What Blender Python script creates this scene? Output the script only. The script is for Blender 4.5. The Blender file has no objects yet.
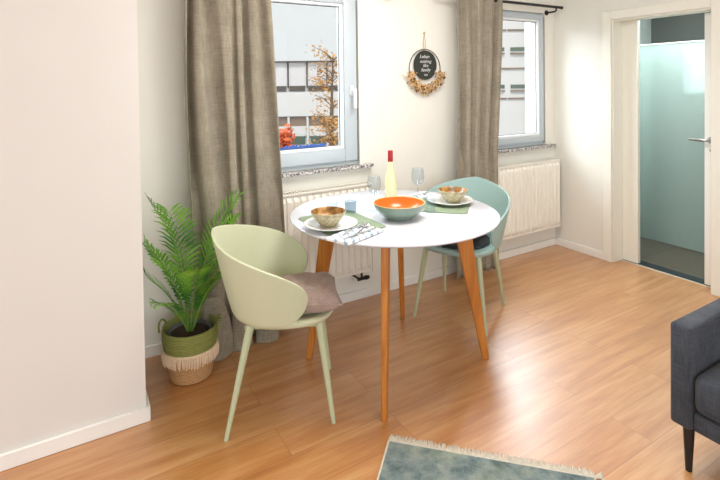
import bpy, bmesh, math, random
from mathutils import Vector, Matrix
R = math.radians
PI = math.pi
random.seed(7)
scene = bpy.context.scene
col = scene.collection

# ---------------------------------------------------------------- camera
yaw, tilt, roll = 0.540472308, 0.0204288301, -0.0139149183
fwd = Vector((math.sin(yaw)*math.cos(tilt), math.cos(yaw)*math.cos(tilt), -math.sin(tilt)))
rt = Vector((math.cos(yaw), -math.sin(yaw), 0))
up = rt.cross(fwd)
rt2 = math.cos(roll)*rt + math.sin(roll)*up
up2 = -math.sin(roll)*rt + math.cos(roll)*up
cam_d = bpy.data.cameras.new('camera')
cam = bpy.data.objects.new('camera', cam_d)
col.objects.link(cam)
m = Matrix((rt2, up2, -fwd)).transposed().to_4x4()
m.translation = Vector((-3.67849166, -2.79717506, 1.44))
cam.matrix_world = m
cam_d.sensor_width = 36
cam_d.lens = 487.151*36/720
cam_d.shift_y = -(240-94.2316)/720
cam_d.clip_start = 0.02
scene.camera = cam

# ---------------------------------------------------------------- light
world = bpy.data.worlds.new('sky')
scene.world = world
world.use_nodes = True
wn = world.node_tree.nodes
wn['Background'].inputs[0].default_value = (0.95, 0.975, 1.0, 1)
wn['Background'].inputs[1].default_value = 1.45

def area(name, loc, target, size, size_y, power, color):
    l = bpy.data.lights.new(name, 'AREA')
    l.shape = 'RECTANGLE'; l.size = size; l.size_y = size_y
    l.energy = power; l.color = color
    o = bpy.data.objects.new(name, l)
    col.objects.link(o)
    o.location = loc
    d = Vector(target)-Vector(loc)
    o.rotation_euler = d.to_track_quat('-Z', 'Y').to_euler()
    return o
# daylight from the sky above the street, falling in through each window
area('window_daylight', (-2.9, 2.0, 3.1), (-2.1, -0.8, 0.6), 2.4, 1.6, 250, (0.84, 0.92, 1.0))
area('window_daylight', (1.15, 1.6, 3.15), (-1.6, -1.0, 0.0), 2.4, 1.1, 320, (0.84, 0.92, 1.0))
sl = bpy.data.lights.new('sun', 'SUN'); sl.energy = 2.4; sl.angle = R(3); sl.color = (1.0, 0.96, 0.9)
so = bpy.data.objects.new('sun', sl); col.objects.link(so)
so.rotation_euler = Vector((0.35, 0.62, -1.0)).to_track_quat('-Z', 'Y').to_euler()
# added fill light behind the camera; no windows are built there
area('room_fill', (-2.2, -5.9, 1.7), (-1.9, 0, 1.0), 3.6, 1.8, 42, (0.90, 0.95, 1.0))
# added overhead fill for the dining corner, without a lamp fixture
area('ceiling_fill', (-2.2, -1.25, 2.46), (-2.2, -1.25, 0), 0.8, 0.8, 38, (1.0, 0.97, 0.93))
# added fill that brightens the bathroom and its glass, no fixture
area('bathroom_fill', (0.46, -0.75, 2.3), (0.46, -0.7, 0), 0.4, 0.4, 22, (0.9, 0.98, 1.0))

scene.view_settings.view_transform = 'Standard'
scene.view_settings.look = 'None'
scene.view_settings.exposure = 0.0
scene.view_settings.gamma = 1.0
scene.view_settings.use_curve_mapping = False

# ---------------------------------------------------------------- materials
def srgb(c):
    out = []
    for v in c[:3]:
        v = v/255.0
        out.append(v/12.92 if v <= 0.04045 else ((v+0.055)/1.055)**2.4)
    return (out[0], out[1], out[2], 1)

class NT:
    def __init__(s, name):
        s.m = bpy.data.materials.new(name); s.m.use_nodes = True
        s.n = s.m.node_tree.nodes; s.l = s.m.node_tree.links
        s.b = s.n['Principled BSDF']
    def node(s, t, **kw):
        n = s.n.new(t)
        for k, v in kw.items():
            if k.startswith('i_'): n.inputs[int(k[2:])].default_value = v
            else: setattr(n, k, v)
        return n
    def link(s, a, b): s.l.new(a, b)
    def coords(s, scale=(1, 1, 1), rot=(0, 0, 0), kind='Object'):
        tc = s.node('ShaderNodeTexCoord'); mp = s.node('ShaderNodeMapping')
        mp.inputs['Scale'].default_value = scale; mp.inputs['Rotation'].default_value = rot
        s.link(tc.outputs[kind], mp.inputs['Vector'])
        return mp.outputs['Vector']
    def ramp(s, fac, stops):
        r = s.node('ShaderNodeValToRGB')
        e = r.color_ramp.elements
        while len(e) < len(stops): e.new(0.5)
        for i, (p, c) in enumerate(stops):
            e[i].position = p; e[i].color = c
        s.link(fac, r.inputs[0])
        return r.outputs[0]
    def bump(s, h, strength=0.3, dist=0.002):
        b = s.node('ShaderNodeBump')
        b.inputs['Strength'].default_value = strength; b.inputs['Distance'].default_value = dist
        s.link(h, b.inputs['Height']); s.link(b.outputs[0], s.b.inputs['Normal'])

def plain(name, c, rough=0.5, metal=0.0, var=0.04, scale=20, bump=0.0, spec=0.5, coat=0.0):
    t = NT(name)
    v = t.coords((scale,)*3)
    nz = t.node('ShaderNodeTexNoise'); nz.inputs['Scale'].default_value = 1.0; nz.inputs['Detail'].default_value = 4
    t.link(v, nz.inputs['Vector'])
    base = srgb(c)
    lo = tuple(x*(1-var) for x in base[:3])+(1,); hi = tuple(min(1, x*(1+var)) for x in base[:3])+(1,)
    t.link(t.ramp(nz.outputs[0], [(0.3, lo), (0.7, hi)]), t.b.inputs['Base Color'])
    t.b.inputs['Roughness'].default_value = rough
    t.b.inputs['Metallic'].default_value = metal
    t.b.inputs['Specular IOR Level'].default_value = spec
    t.b.inputs['Coat Weight'].default_value = coat
    if bump: t.bump(nz.outputs[0], bump)
    return t.m

def fabric(name, c1, c2, scale=420, rough=0.95, stretch=(1, 1, 1), blot=8, axis='Z'):
    t = NT(name)
    v = t.coords(stretch)
    n1 = t.node('ShaderNodeTexNoise'); n1.inputs['Scale'].default_value = blot; n1.inputs['Detail'].default_value = 5
    t.link(v, n1.inputs['Vector'])
    va = t.coords((90, 90, 8)); vb = t.coords((8, 8, 110))
    na = t.node('ShaderNodeTexNoise'); na.inputs['Scale'].default_value = 2.2; na.inputs['Detail'].default_value = 3
    nb = t.node('ShaderNodeTexNoise'); nb.inputs['Scale'].default_value = 2.2; nb.inputs['Detail'].default_value = 3
    t.link(va, na.inputs['Vector']); t.link(vb, nb.inputs['Vector'])
    ad = t.node('ShaderNodeMath', operation='ADD'); t.link(na.outputs[0], ad.inputs[0]); t.link(nb.outputs[0], ad.inputs[1])
    ad2 = t.node('ShaderNodeMath', operation='ADD'); t.link(ad.outputs[0], ad2.inputs[0]); t.link(n1.outputs[0], ad2.inputs[1])
    dv = t.node('ShaderNodeMath', operation='DIVIDE'); t.link(ad2.outputs[0], dv.inputs[0]); dv.inputs[1].default_value = 3
    t.link(t.ramp(dv.outputs[0], [(0.34, srgb(c1)), (0.66, srgb(c2))]), t.b.inputs['Base Color'])
    t.b.inputs['Roughness'].default_value = rough
    t.b.inputs['Specular IOR Level'].default_value = 0.15
    t.b.inputs['Sheen Weight'].default_value = 0.15
    t.bump(ad.outputs[0], 0.25, 0.002)
    return t.m

def wood(name, c1, c2, stretch=(30, 30, 1.5), rough=0.4):
    t = NT(name)
    v = t.coords(stretch)
    nz = t.node('ShaderNodeTexNoise'); nz.inputs['Scale'].default_value = 1.6; nz.inputs['Detail'].default_value = 6
    nz.inputs['Distortion'].default_value = 0.6
    t.link(v, nz.inputs['Vector'])
    t.link(t.ramp(nz.outputs[0], [(0.3, srgb(c1)), (0.7, srgb(c2))]), t.b.inputs['Base Color'])
    t.b.inputs['Roughness'].default_value = rough
    t.bump(nz.outputs[0], 0.1, 0.001)
    return t.m

def glass(name, c=(255, 255, 255), rough=0.0, ior=1.45):
    t = NT(name)
    t.b.inputs['Base Color'].default_value = srgb(c)
    t.b.inputs['Transmission Weight'].default_value = 1
    t.b.inputs['Roughness'].default_value = rough
    t.b.inputs['IOR'].default_value = ior
    return t.m

def thin_glass(name, c=(255, 255, 255), refl=0.03):
    t = NT(name)
    tr = t.node('ShaderNodeBsdfTransparent'); tr.inputs[0].default_value = srgb(c)
    gl = t.node('ShaderNodeBsdfGlossy'); gl.inputs['Roughness'].default_value = 0.0
    mx = t.node('ShaderNodeMixShader')
    lw = t.node('ShaderNodeLayerWeight'); lw.inputs[0].default_value = 0.5
    pw = t.node('ShaderNodeMath', operation='POWER'); t.link(lw.outputs['Facing'], pw.inputs[0]); pw.inputs[1].default_value = 4.0
    ma = t.node('ShaderNodeMath', operation='MULTIPLY_ADD'); t.link(pw.outputs[0], ma.inputs[0]); ma.inputs[1].default_value = 0.42; ma.inputs[2].default_value = refl
    t.link(ma.outputs[0], mx.inputs[0]); t.link(tr.outputs[0], mx.inputs[1]); t.link(gl.outputs[0], mx.inputs[2])
    t.link(mx.outputs[0], t.n['Material Output'].inputs['Surface'])
    return t.m

def floor_material():
    t = NT('oak_planks')
    v = t.coords((1, 1, 1))
    br = t.node('ShaderNodeTexBrick')
    br.offset = 0.37; br.offset_frequency = 2; br.squash = 1.0
    br.inputs['Color1'].default_value = (0, 0, 0, 1); br.inputs['Color2'].default_value = (1, 1, 1, 1)
    br.inputs['Mortar'].default_value = (0.5, 0.5, 0.5, 1)
    br.inputs['Scale'].default_value = 1.0
    br.inputs['Mortar Size'].default_value = 0.0011
    br.inputs['Mortar Smooth'].default_value = 0.3
    br.inputs['Brick Width'].default_value = 1.25
    br.inputs['Row Height'].default_value = 0.175
    t.link(v, br.inputs['Vector'])
    # grain, shifted from plank to plank
    mp = t.node('ShaderNodeVectorMath', operation='MULTIPLY_ADD')
    comb = t.node('ShaderNodeCombineXYZ')
    mul = t.node('ShaderNodeMath', operation='MULTIPLY'); mul.inputs[1].default_value = 37.0
    t.link(br.outputs['Color'], mul.inputs[0]); t.link(mul.outputs[0], comb.inputs[0]); t.link(mul.outputs[0], comb.inputs[1])
    t.link(v, mp.inputs[0]); mp.inputs[1].default_value = (1.1, 11, 1); t.link(comb.outputs[0], mp.inputs[2])
    n1 = t.node('ShaderNodeTexNoise'); n1.inputs['Scale'].default_value = 1.5; n1.inputs['Detail'].default_value = 7
    n1.inputs['Roughness'].default_value = 0.6; n1.inputs['Distortion'].default_value = 0.35
    t.link(mp.outputs[0], n1.inputs['Vector'])
    mp2 = t.node('ShaderNodeVectorMath', operation='MULTIPLY_ADD')
    t.link(v, mp2.inputs[0]); mp2.inputs[1].default_value = (4, 90, 1); t.link(comb.outputs[0], mp2.inputs[2])
    n2 = t.node('ShaderNodeTexNoise'); n2.inputs['Scale'].default_value = 1.5; n2.inputs['Detail'].default_value = 4
    t.link(mp2.outputs[0], n2.inputs['Vector'])
    a = t.node('ShaderNodeMath', operation='MULTIPLY_ADD'); t.link(n2.outputs[0], a.inputs[0]); a.inputs[1].default_value = 0.35
    t.link(n1.outputs[0], a.inputs[2])
    a2 = t.node('ShaderNodeMath', operation='MULTIPLY_ADD'); t.link(br.outputs['Color'], a2.inputs[0]); a2.inputs[1].default_value = 0.10
    t.link(a.outputs[0], a2.inputs[2])
    c = t.ramp(a2.outputs[0], [(0.34, srgb(FLOOR_DARK)), (0.68, srgb(FLOOR_MID)), (1.0, srgb(FLOOR_LIGHT))])
    mx = t.node('ShaderNodeMix', data_type='RGBA', blend_type='MULTIPLY')
    t.link(br.outputs['Fac'], mx.inputs[0]); t.link(c, mx.inputs[6]); mx.inputs[7].default_value = (0.55, 0.42, 0.33, 1)
    t.link(mx.outputs[2], t.b.inputs['Base Color'])
    t.b.inputs['Roughness'].default_value = 0.36
    t.b.inputs['Specular IOR Level'].default_value = 0.8
    t.b.inputs['Coat Weight'].default_value = 1.0; t.b.inputs['Coat Roughness'].default_value = 0.37; t.b.inputs['Coat IOR'].default_value = 1.6
    t.bump(a.outputs[0], 0.05, 0.001)
    return t.m
FLOOR_DARK = (152, 92, 38); FLOOR_MID = (190, 128, 68); FLOOR_LIGHT = (214, 164, 108)

def granite():
    t = NT('granite')
    v = t.coords((1, 1, 1))
    vo = t.node('ShaderNodeTexVoronoi'); vo.inputs['Scale'].default_value = 90
    nz = t.node('ShaderNodeTexNoise'); nz.inputs['Scale'].default_value = 70; nz.inputs['Detail'].default_value = 5
    t.link(v, vo.inputs['Vector']); t.link(v, nz.inputs['Vector'])
    c = t.ramp(nz.outputs[0], [(0.42, srgb((92, 90, 92))), (0.5, srgb((176, 172, 170))), (0.6, srgb((226, 222, 218)))])
    t.link(c, t.b.inputs['Base Color']); t.b.inputs['Roughness'].default_value = 0.3
    return t.m

def rug_material():
    t = NT('rug_pile')
    v = t.coords((1, 1, 1))
    n1 = t.node('ShaderNodeTexNoise'); n1.inputs['Scale'].default_value = 11; n1.inputs['Detail'].default_value = 9; n1.inputs['Roughness'].default_value = 0.7
    n2 = t.node('ShaderNodeTexNoise'); n2.inputs['Scale'].default_value = 2.2; n2.inputs['Detail'].default_value = 4
    n3 = t.node('ShaderNodeTexNoise'); n3.inputs['Scale'].default_value = 160; n3.inputs['Detail'].default_value = 4
    for n in (n1, n2, n3): t.link(v, n.inputs['Vector'])
    c1 = t.ramp(n1.outputs[0], [(0.36, srgb((104, 118, 106))), (0.5, srgb((138, 150, 136))), (0.64, srgb((164, 172, 156)))])
    c2 = t.ramp(n1.outputs[0], [(0.36, srgb((90, 106, 110))), (0.5, srgb((122, 138, 138))), (0.64, srgb((150, 160, 154)))])
    f = t.ramp(n2.outputs[0], [(0.42, (0, 0, 0, 1)), (0.58, (1, 1, 1, 1))])
    mx = t.node('ShaderNodeMix', data_type='RGBA'); t.link(f, mx.inputs[0]); t.link(c1, mx.inputs[6]); t.link(c2, mx.inputs[7])
    t.link(mx.outputs[2], t.b.inputs['Base Color'])
    t.b.inputs['Roughness'].default_value = 1.0; t.b.inputs['Specular IOR Level'].default_value = 0.1
    t.bump(n3.outputs[0], 0.7, 0.004)
    return t.m

def tile_material(name, c, grout, w=0.6, h=0.3, rough=0.35, rot=(0, 0, 0)):
    t = NT(name)
    v = t.coords((1, 1, 1), rot)
    br = t.node('ShaderNodeTexBrick'); br.offset = 0.5
    b = srgb(c)
    br.inputs['Color1'].default_value = b; br.inputs['Color2'].default_value = tuple(x*1.15 for x in b[:3])+(1,)
    br.inputs['Mortar'].default_value = srgb(grout); br.inputs['Scale'].default_value = 1
    br.inputs['Mortar Size'].default_value = 0.003; br.inputs['Brick Width'].default_value = w; br.inputs['Row Height'].default_value = h
    t.link(v, br.inputs['Vector']); t.link(br.outputs[0], t.b.inputs['Base Color'])
    t.b.inputs['Roughness'].default_value = rough
    return t.m

def speckle_bowl():
    t = NT('patterned_glaze')
    v = t.coords((1, 1, 1))
    vo = t.node('ShaderNodeTexVoronoi'); vo.inputs['Scale'].default_value = 85
    t.link(v, vo.inputs['Vector'])
    c = t.ramp(vo.outputs['Distance'], [(0.2, srgb((150, 140, 106))), (0.5, srgb((176, 166, 132))), (0.8, srgb((194, 186, 156)))])
    t.link(c, t.b.inputs['Base Color']); t.b.inputs['Roughness'].default_value = 0.3
    return t.m

def brown_glaze():
    t = NT('brown_glaze')
    v = t.coords((1, 1, 1))
    n1 = t.node('ShaderNodeTexNoise'); n1.inputs['Scale'].default_value = 28; n1.inputs['Detail'].default_value = 6
    t.link(v, n1.inputs['Vector'])
    c = t.ramp(n1.outputs[0], [(0.35, srgb((104, 74, 34))), (0.52, srgb((164, 118, 62))), (0.68, srgb((202, 168, 110)))])
    t.link(c, t.b.inputs['Base Color']); t.b.inputs['Roughness'].default_value = 0.25
    return t.m

def napkin_material():
    t = NT('napkin_cloth')
    v = t.coords((1, 1, 1), (0, 0, R(35)))
    n1 = t.node('ShaderNodeTexWave', wave_type='BANDS', bands_direction='X'); n1.inputs['Scale'].default_value = 9; n1.inputs['Distortion'].default_value = 2.5; n1.inputs['Detail'].default_value = 2
    n1.inputs['Detail Scale'].default_value = 3
    t.link(v, n1.inputs['Vector'])
    c = t.ramp(n1.outputs['Fac'], [(0.06, srgb((158, 176, 192))), (0.2, srgb((206, 214, 222))), (0.42, srgb((232, 234, 234))), (0.8, srgb((238, 238, 236)))])
    t.link(c, t.b.inputs['Base Color']); t.b.inputs['Roughness'].default_value = 0.9
    return t.m

def leaf_material():
    t = NT('palm_leaf')
    v = t.coords((1, 1, 1))
    n1 = t.node('ShaderNodeTexNoise'); n1.inputs['Scale'].default_value = 5
    t.link(v, n1.inputs['Vector'])
    c = t.ramp(n1.outputs[0], [(0.35, srgb((48, 120, 36))), (0.65, srgb((146, 206, 70)))])
    t.link(c, t.b.inputs['Base Color']); t.b.inputs['Roughness'].default_value = 0.45
    t.b.inputs['Subsurface Weight'].default_value = 0.0
    return t.m

def ribbed(name, c1, c2, freq=260, rough=0.9, z=True):
    t = NT(name)
    v = t.coords((1, 1, 1))
    w = t.node('ShaderNodeTexWave', wave_type='BANDS', bands_direction='Z' if z else 'X')
    w.inputs['Scale'].default_value = freq/6.283*1.0; w.inputs['Distortion'].default_value = 1.2; w.inputs['Detail'].default_value = 3
    n = t.node('ShaderNodeTexNoise'); n.inputs['Scale'].default_value = 60; n.inputs['Detail'].default_value = 4
    t.link(v, w.inputs['Vector']); t.link(v, n.inputs['Vector'])
    a = t.node('ShaderNodeMath', operation='ADD'); t.link(w.outputs['Fac'], a.inputs[0]); t.link(n.outputs[0], a.inputs[1])
    dv = t.node('ShaderNodeMath', operation='MULTIPLY'); t.link(a.outputs[0], dv.inputs[0]); dv.inputs[1].default_value = 0.5
    t.link(t.ramp(dv.outputs[0], [(0.3, srgb(c1)), (0.7, srgb(c2))]), t.b.inputs['Base Color'])
    t.b.inputs['Roughness'].default_value = rough
    t.bump(a.outputs[0], 0.5, 0.003)
    return t.m

M = {}
M['wall'] = plain('wall_paint', (235, 233, 224), 0.9, var=0.012, scale=3, spec=0.2)
M['wall_beige'] = plain('wall_paint_warm', (224, 221, 216), 0.9, var=0.012, scale=3, spec=0.2)
M['ceiling'] = plain('ceiling_paint', (240, 238, 232), 0.9, var=0.01, scale=3, spec=0.2)
M['trim'] = plain('white_lacquer', (242, 241, 236), 0.4, var=0.01)
M['casing'] = plain('cream_lacquer', (240, 238, 226), 0.45, var=0.01)
M['floor'] = floor_material()
M['pvc'] = plain('window_plastic', (192, 203, 209), 0.35, var=0.01)
M['pvc_white'] = plain('window_bead', (240, 242, 244), 0.3, var=0.01)
M['seal'] = plain('rubber_seal', (70, 72, 78), 0.6)
M['film'] = plain('blue_film', (58, 96, 176), 0.5)
M['granite'] = granite()
M['radiator'] = plain('radiator_enamel', (244, 241, 230), 0.35, var=0.01)
M['rad_dark'] = plain('radiator_gap', (150, 142, 124), 0.6)
M['black'] = plain('black_metal', (22, 22, 24), 0.4, var=0.05)
M['curtain'] = fabric('linen_curtain', (126, 119, 104), (172, 163, 145), blot=6)
M['table_top'] = plain('white_laminate', (212, 213, 220), 0.16, var=0.008, scale=4)
M['table_wood'] = wood('oiled_beech', (172, 98, 30), (208, 136, 56))
M['chair'] = plain('sage_plastic', (204, 208, 176), 0.42, var=0.015)
M['chair_leg'] = plain('sage_metal', (190, 198, 162), 0.35, var=0.01)
M['chair2'] = plain('sage_plastic_blue_lit', (158, 188, 184), 0.42, var=0.015)  # far chair: sage plastic with the bluish light mixed into its colour
M['cushion'] = fabric('taupe_cushion', (150, 128, 120), (188, 168, 156), blot=14)
M['grey_cushion'] = fabric('grey_cushion', (132, 128, 136), (190, 184, 186), blot=20)
M['charcoal'] = fabric('charcoal_pad', (30, 30, 34), (52, 52, 56))
M['sofa'] = fabric('slate_weave', (44, 48, 55), (80, 84, 92), blot=10)
M['rug'] = rug_material()
M['fringe'] = plain('cotton_fringe', (206, 200, 184), 0.95, var=0.15, scale=80)
M['leaf'] = leaf_material()
M['leaf_stem'] = plain('palm_stem', (120, 160, 70), 0.5)
M['soil'] = plain('potting_soil', (52, 40, 32), 0.95, var=0.4, scale=90, bump=0.8)
M['basket_green'] = ribbed('green_woven', (112, 120, 56), (160, 164, 92))
M['basket_jute'] = ribbed('jute_woven', (168, 120, 74), (214, 172, 122))
M['basket_inside'] = plain('grey_liner', (110, 112, 108), 0.6, var=0.25, scale=25)
M['tassel'] = plain('cream_tassel', (238, 214, 182), 0.95, var=0.1, scale=80)
M['green_bowl'] = plain('green_glaze', (124, 144, 130), 0.25, var=0.06, coat=0.4)
M['orange'] = plain('orange_glaze', (218, 108, 10), 0.3, var=0.08, coat=0.3)
M['rim'] = plain('cream_rim', (236, 196, 140), 0.3)
M['glaze'] = speckle_bowl()
M['brown'] = brown_glaze()
M['plate'] = plain('white_porcelain', (232, 232, 228), 0.15, var=0.01, coat=0.4)
M['mat'] = ribbed('green_placemat', (120, 136, 108), (152, 166, 136), freq=500, z=False)
M['napkin'] = napkin_material()
M['steel'] = plain('cutlery_steel', (206, 206, 210), 0.18, metal=1.0, var=0.02)
M['brushed'] = plain('brushed_steel', (170, 170, 170), 0.3, metal=1.0, var=0.03)
M['glass'] = thin_glass('clear_glass', (246, 249, 251))
M['glass_blue'] = thin_glass('smoky_blue_glass', (226, 232, 235))
M['pane'] = thin_glass('window_pane', (250, 252, 252))
M['wine'] = plain('pale_wine_glass', (240, 238, 190), 0.08, var=0.02, coat=0.6)
M['wine'].node_tree.nodes['Principled BSDF'].inputs['Transmission Weight'].default_value = 0.25
M['red_cap'] = plain('red_foil', (166, 22, 34), 0.35)
M['slate'] = plain('chalkboard', (46, 50, 44), 0.7, var=0.1)
M['chalk'] = plain('white_chalk', (226, 226, 220), 0.9)
M['dried'] = plain('dried_flowers', (226, 190, 138), 0.95, var=0.25, scale=40)
M['dried_dark'] = plain('dried_dark', (122, 82, 50), 0.95, var=0.25, scale=40)
M['twine'] = plain('twine', (196, 164, 110), 0.9)
M['tile_floor'] = tile_material('dark_floor_tile', (96, 88, 76), (70, 66, 58), 0.6, 0.6, 0.35)
M['tile_wall'] = tile_material('dark_wall_tile', (92, 94, 90), (70, 72, 70), 0.6, 0.3, 0.4, (PI/2, 0, PI/2))
M['threshold'] = plain('dark_threshold', (38, 46, 52), 0.4)
M['alu'] = plain('light_metal_strip', (214, 206, 190), 0.4)
M['frosted'] = plain('frosted_green_glass', (222, 238, 234), 0.12, var=0.01, coat=0.3)
_t = M['frosted'].node_tree; _mx = _t.nodes.new('ShaderNodeMixShader'); _tr = _t.nodes.new('ShaderNodeBsdfTransparent')
_tr.inputs[0].default_value = (0.86, 0.97, 0.95, 1); _mx.inputs[0].default_value = 0.62
_t.links.new(_t.nodes['Principled BSDF'].outputs[0], _mx.inputs[1]); _t.links.new(_tr.outputs[0], _mx.inputs[2])
_t.links.new(_mx.outputs[0], _t.nodes['Material Output'].inputs['Surface'])
M['bath_wall'] = plain('bathroom_paint', (214, 222, 218), 0.8)
M['facade'] = plain('facade_panel', (196, 197, 198), 0.8, var=0.02, scale=1)
M['facade_light'] = plain('facade_render', (200, 197, 195), 0.8, var=0.02, scale=1)
M['facade_blind'] = plain('facade_blind', (200, 196, 196), 0.7, var=0.05, scale=2)
M['facade_dark'] = plain('facade_dark', (62, 52, 42), 0.6, var=0.1)
M['facade_brown'] = plain('facade_shutter', (120, 100, 84), 0.7, var=0.15, scale=3)
M['facade_green'] = plain('facade_glass', (78, 94, 80), 0.3, var=0.2, scale=4)
M['leaf_autumn'] = plain('autumn_leaf', (176, 130, 72), 0.8, var=0.3, scale=3)
M['leaf_red'] = plain('red_leaf', (204, 92, 44), 0.8, var=0.3, scale=3)
M['bark'] = plain('bark', (96, 76, 62), 0.9)
M['asphalt'] = plain('asphalt', (120, 120, 118), 0.9)

# ---------------------------------------------------------------- helpers
def BM(): return bmesh.new()

def box(bm, x0, x1, y0, y1, z0, z1, bev=0.0, seg=2, mat=None):
    r = bmesh.ops.create_cube(bm, size=1)
    vs = r['verts']
    for v in vs:
        v.co = Vector(((x0+x1)/2 + v.co.x*(x1-x0), (y0+y1)/2 + v.co.y*(y1-y0), (z0+z1)/2 + v.co.z*(z1-z0)))
        if mat is not None: v.co = mat @ v.co
    if bev > 0:
        es = list({e for v in vs for e in v.link_edges})
        bmesh.ops.bevel(bm, geom=es, offset=bev, segments=seg, profile=0.5, affect='EDGES')
    return bm

def tube(bm, pts, rads, n=12, cap=True, squash=None):
    pts = [Vector(p) for p in pts]
    if not hasattr(rads, '__len__'): rads = [rads]*len(pts)
    rings = []
    prev = None
    for i, p in enumerate(pts):
        a = pts[min(i+1, len(pts)-1)]-pts[max(i-1, 0)]
        a.normalize()
        if prev is None:
            ref = Vector((0, 0, 1)) if abs(a.z) < 0.9 else Vector((1, 0, 0))
            u = a.cross(ref).normalized()
        else:
            u = (prev - a*prev.dot(a))
            if u.length < 1e-6: u = a.cross(Vector((0, 0, 1)))
            u.normalize()
        prev = u
        w = a.cross(u)
        rings.append([bm.verts.new(p+rads[i]*(math.cos(2*PI*k/n)*u+math.sin(2*PI*k/n)*w)) for k in range(n)])
    for i in range(len(rings)-1):
        for k in range(n):
            bm.faces.new((rings[i][k], rings[i][(k+1) % n], rings[i+1][(k+1) % n], rings[i+1][k]))
    if cap:
        bm.faces.new(rings[0][::-1]); bm.faces.new(rings[-1])
    return bm

def lathe(bm, prof, n=40, center=(0, 0, 0), close=False):
    c = Vector(center)
    rings = []
    for (r, z) in prof:
        if r <= 1e-6: rings.append([bm.verts.new(c+Vector((0, 0, z)))])
        else: rings.append([bm.verts.new(c+Vector((r*math.cos(2*PI*k/n), r*math.sin(2*PI*k/n), z))) for k in range(n)])
    idx = list(range(len(rings)-1))
    pairs = [(rings[i], rings[i+1]) for i in idx]
    if close: pairs.append((rings[-1], rings[0]))
    for A, B in pairs:
        for k in range(n):
            k2 = (k+1) % n
            if len(A) == 1 and len(B) == 1: continue
            if len(A) == 1: bm.faces.new((A[0], B[k2], B[k]))
            elif len(B) == 1: bm.faces.new((A[k], A[k2], B[0]))
            else: bm.faces.new((A[k], A[k2], B[k2], B[k]))
    return bm

def obj(name, bm, mat, parent=None, smooth=True, angle=40, loc=None, rotz=None):
    bmesh.ops.recalc_face_normals(bm, faces=bm.faces[:])
    me = bpy.data.meshes.new(name)
    bm.to_mesh(me); bm.free()
    mats = mat if isinstance(mat, (list, tuple)) else [mat]
    for mm in mats: me.materials.append(M[mm] if isinstance(mm, str) else mm)
    if smooth:
        try:
            me.shade_smooth(); me.set_sharp_from_angle(angle=R(angle))
        except Exception:
            for p in me.polygons: p.use_smooth = True
    o = bpy.data.objects.new(name, me)
    col.objects.link(o)
    if parent is not None: o.parent = parent
    if loc is not None: o.location = loc
    if rotz is not None: o.rotation_euler = (0, 0, rotz)
    return o

def tag(o, label=None, cat=None, group=None, kind=None):
    if label: o['label'] = label
    if cat: o['category'] = cat
    if group: o['group'] = group
    if kind: o['kind'] = kind
    return o

def thing(name, label, cat, loc=(0, 0, 0), rotz=0, group=None):
    o = bpy.data.objects.new(name, None)
    o.empty_display_size = 0.05
    col.objects.link(o)
    o.location = loc; o.rotation_euler = (0, 0, rotz)
    return tag(o, label, cat, group)

def struct(name, bm, mat, smooth=True):
    return tag(obj(name, bm, mat, smooth=smooth), kind='structure')

def children(o): return [c for c in bpy.data.objects if c.parent is o]
def copy_tree(o, parent=None, mats=None):
    c = o.copy(); col.objects.link(c)
    if parent is not None: c.parent = parent
    for ch in children(o): copy_tree(ch, c)
    return c

def prism(bm, poly, z0, z1):
    a = [bm.verts.new((x, y, z0)) for x, y in poly]; b = [bm.verts.new((x, y, z1)) for x, y in poly]
    n = len(poly)
    bm.faces.new(a[::-1]); bm.faces.new(b)
    for i in range(n): bm.faces.new((a[i], a[(i+1) % n], b[(i+1) % n], b[i]))
    return bm

def solidify(o, t, offset=-1):
    md = o.modifiers.new('thickness', 'SOLIDIFY'); md.thickness = t; md.offset = offset
    return md
def bevel(o, w, seg=2):
    md = o.modifiers.new('soft_edges', 'BEVEL'); md.width = w; md.segments = seg; md.limit_method = 'ANGLE'; md.angle_limit = R(35)
    return md
def subsurf(o, l=2):
    md = o.modifiers.new('smooth', 'SUBSURF'); md.levels = l; md.render_levels = l
    return md

# ================================================================ THE ROOM
CEIL = 2.5
W1 = (-2.93, -2.008, 0.905, 2.03)      # window openings in the back wall: x0, x1, z0, z1
W2 = (-1.02, -0.122, 0.895, 2.03)
T = 0.22                               # back wall thickness

bm = box(BM(), -6.0, 0.112, -6.0, 0.0, -0.05, 0.0)
struct('floor', bm, 'floor', smooth=False)
bm = box(BM(), -6.0, 0.15, -6.0, T, CEIL, CEIL+0.1)
struct('ceiling', bm, 'ceiling', smooth=False)

bm = BM()
def wall_piece(x0, x1, z0, z1): box(bm, x0, x1, 0.0, T, z0, z1)
wall_piece(-6.0, W1[0], 0, CEIL)
wall_piece(W1[0], W1[1], 0, W1[2]); wall_piece(W1[0], W1[1], W1[3], CEIL)
wall_piece(W1[1], W2[0], 0, CEIL)
wall_piece(W2[0], W2[1], 0, W2[2]); wall_piece(W2[0], W2[1], W2[3], CEIL)
wall_piece(W2[1], 0.12, 0, CEIL)
bmesh.ops.remove_doubles(bm, verts=bm.verts[:], dist=0.0001)
struct('wall_back', bm, 'wall', smooth=False)

# right wall with the doorway
DY0, DY1, DZ = -0.527, -1.221, 1.918
bm = BM()
box(bm, 0.0, 0.12, DY0, 0.0, 0, CEIL)
box(bm, 0.0, 0.12, -6.0, DY1, 0, CEIL)
box(bm, 0.0, 0.12, DY1, DY0, DZ, CEIL)
struct('wall_right', bm, 'wall', smooth=False)

# projecting wall on the left
bm = box(BM(), -6.0, -3.418, -0.53, 0.0, 0, CEIL)
struct('wall_left', bm, 'wall_beige', smooth=False)

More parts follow.
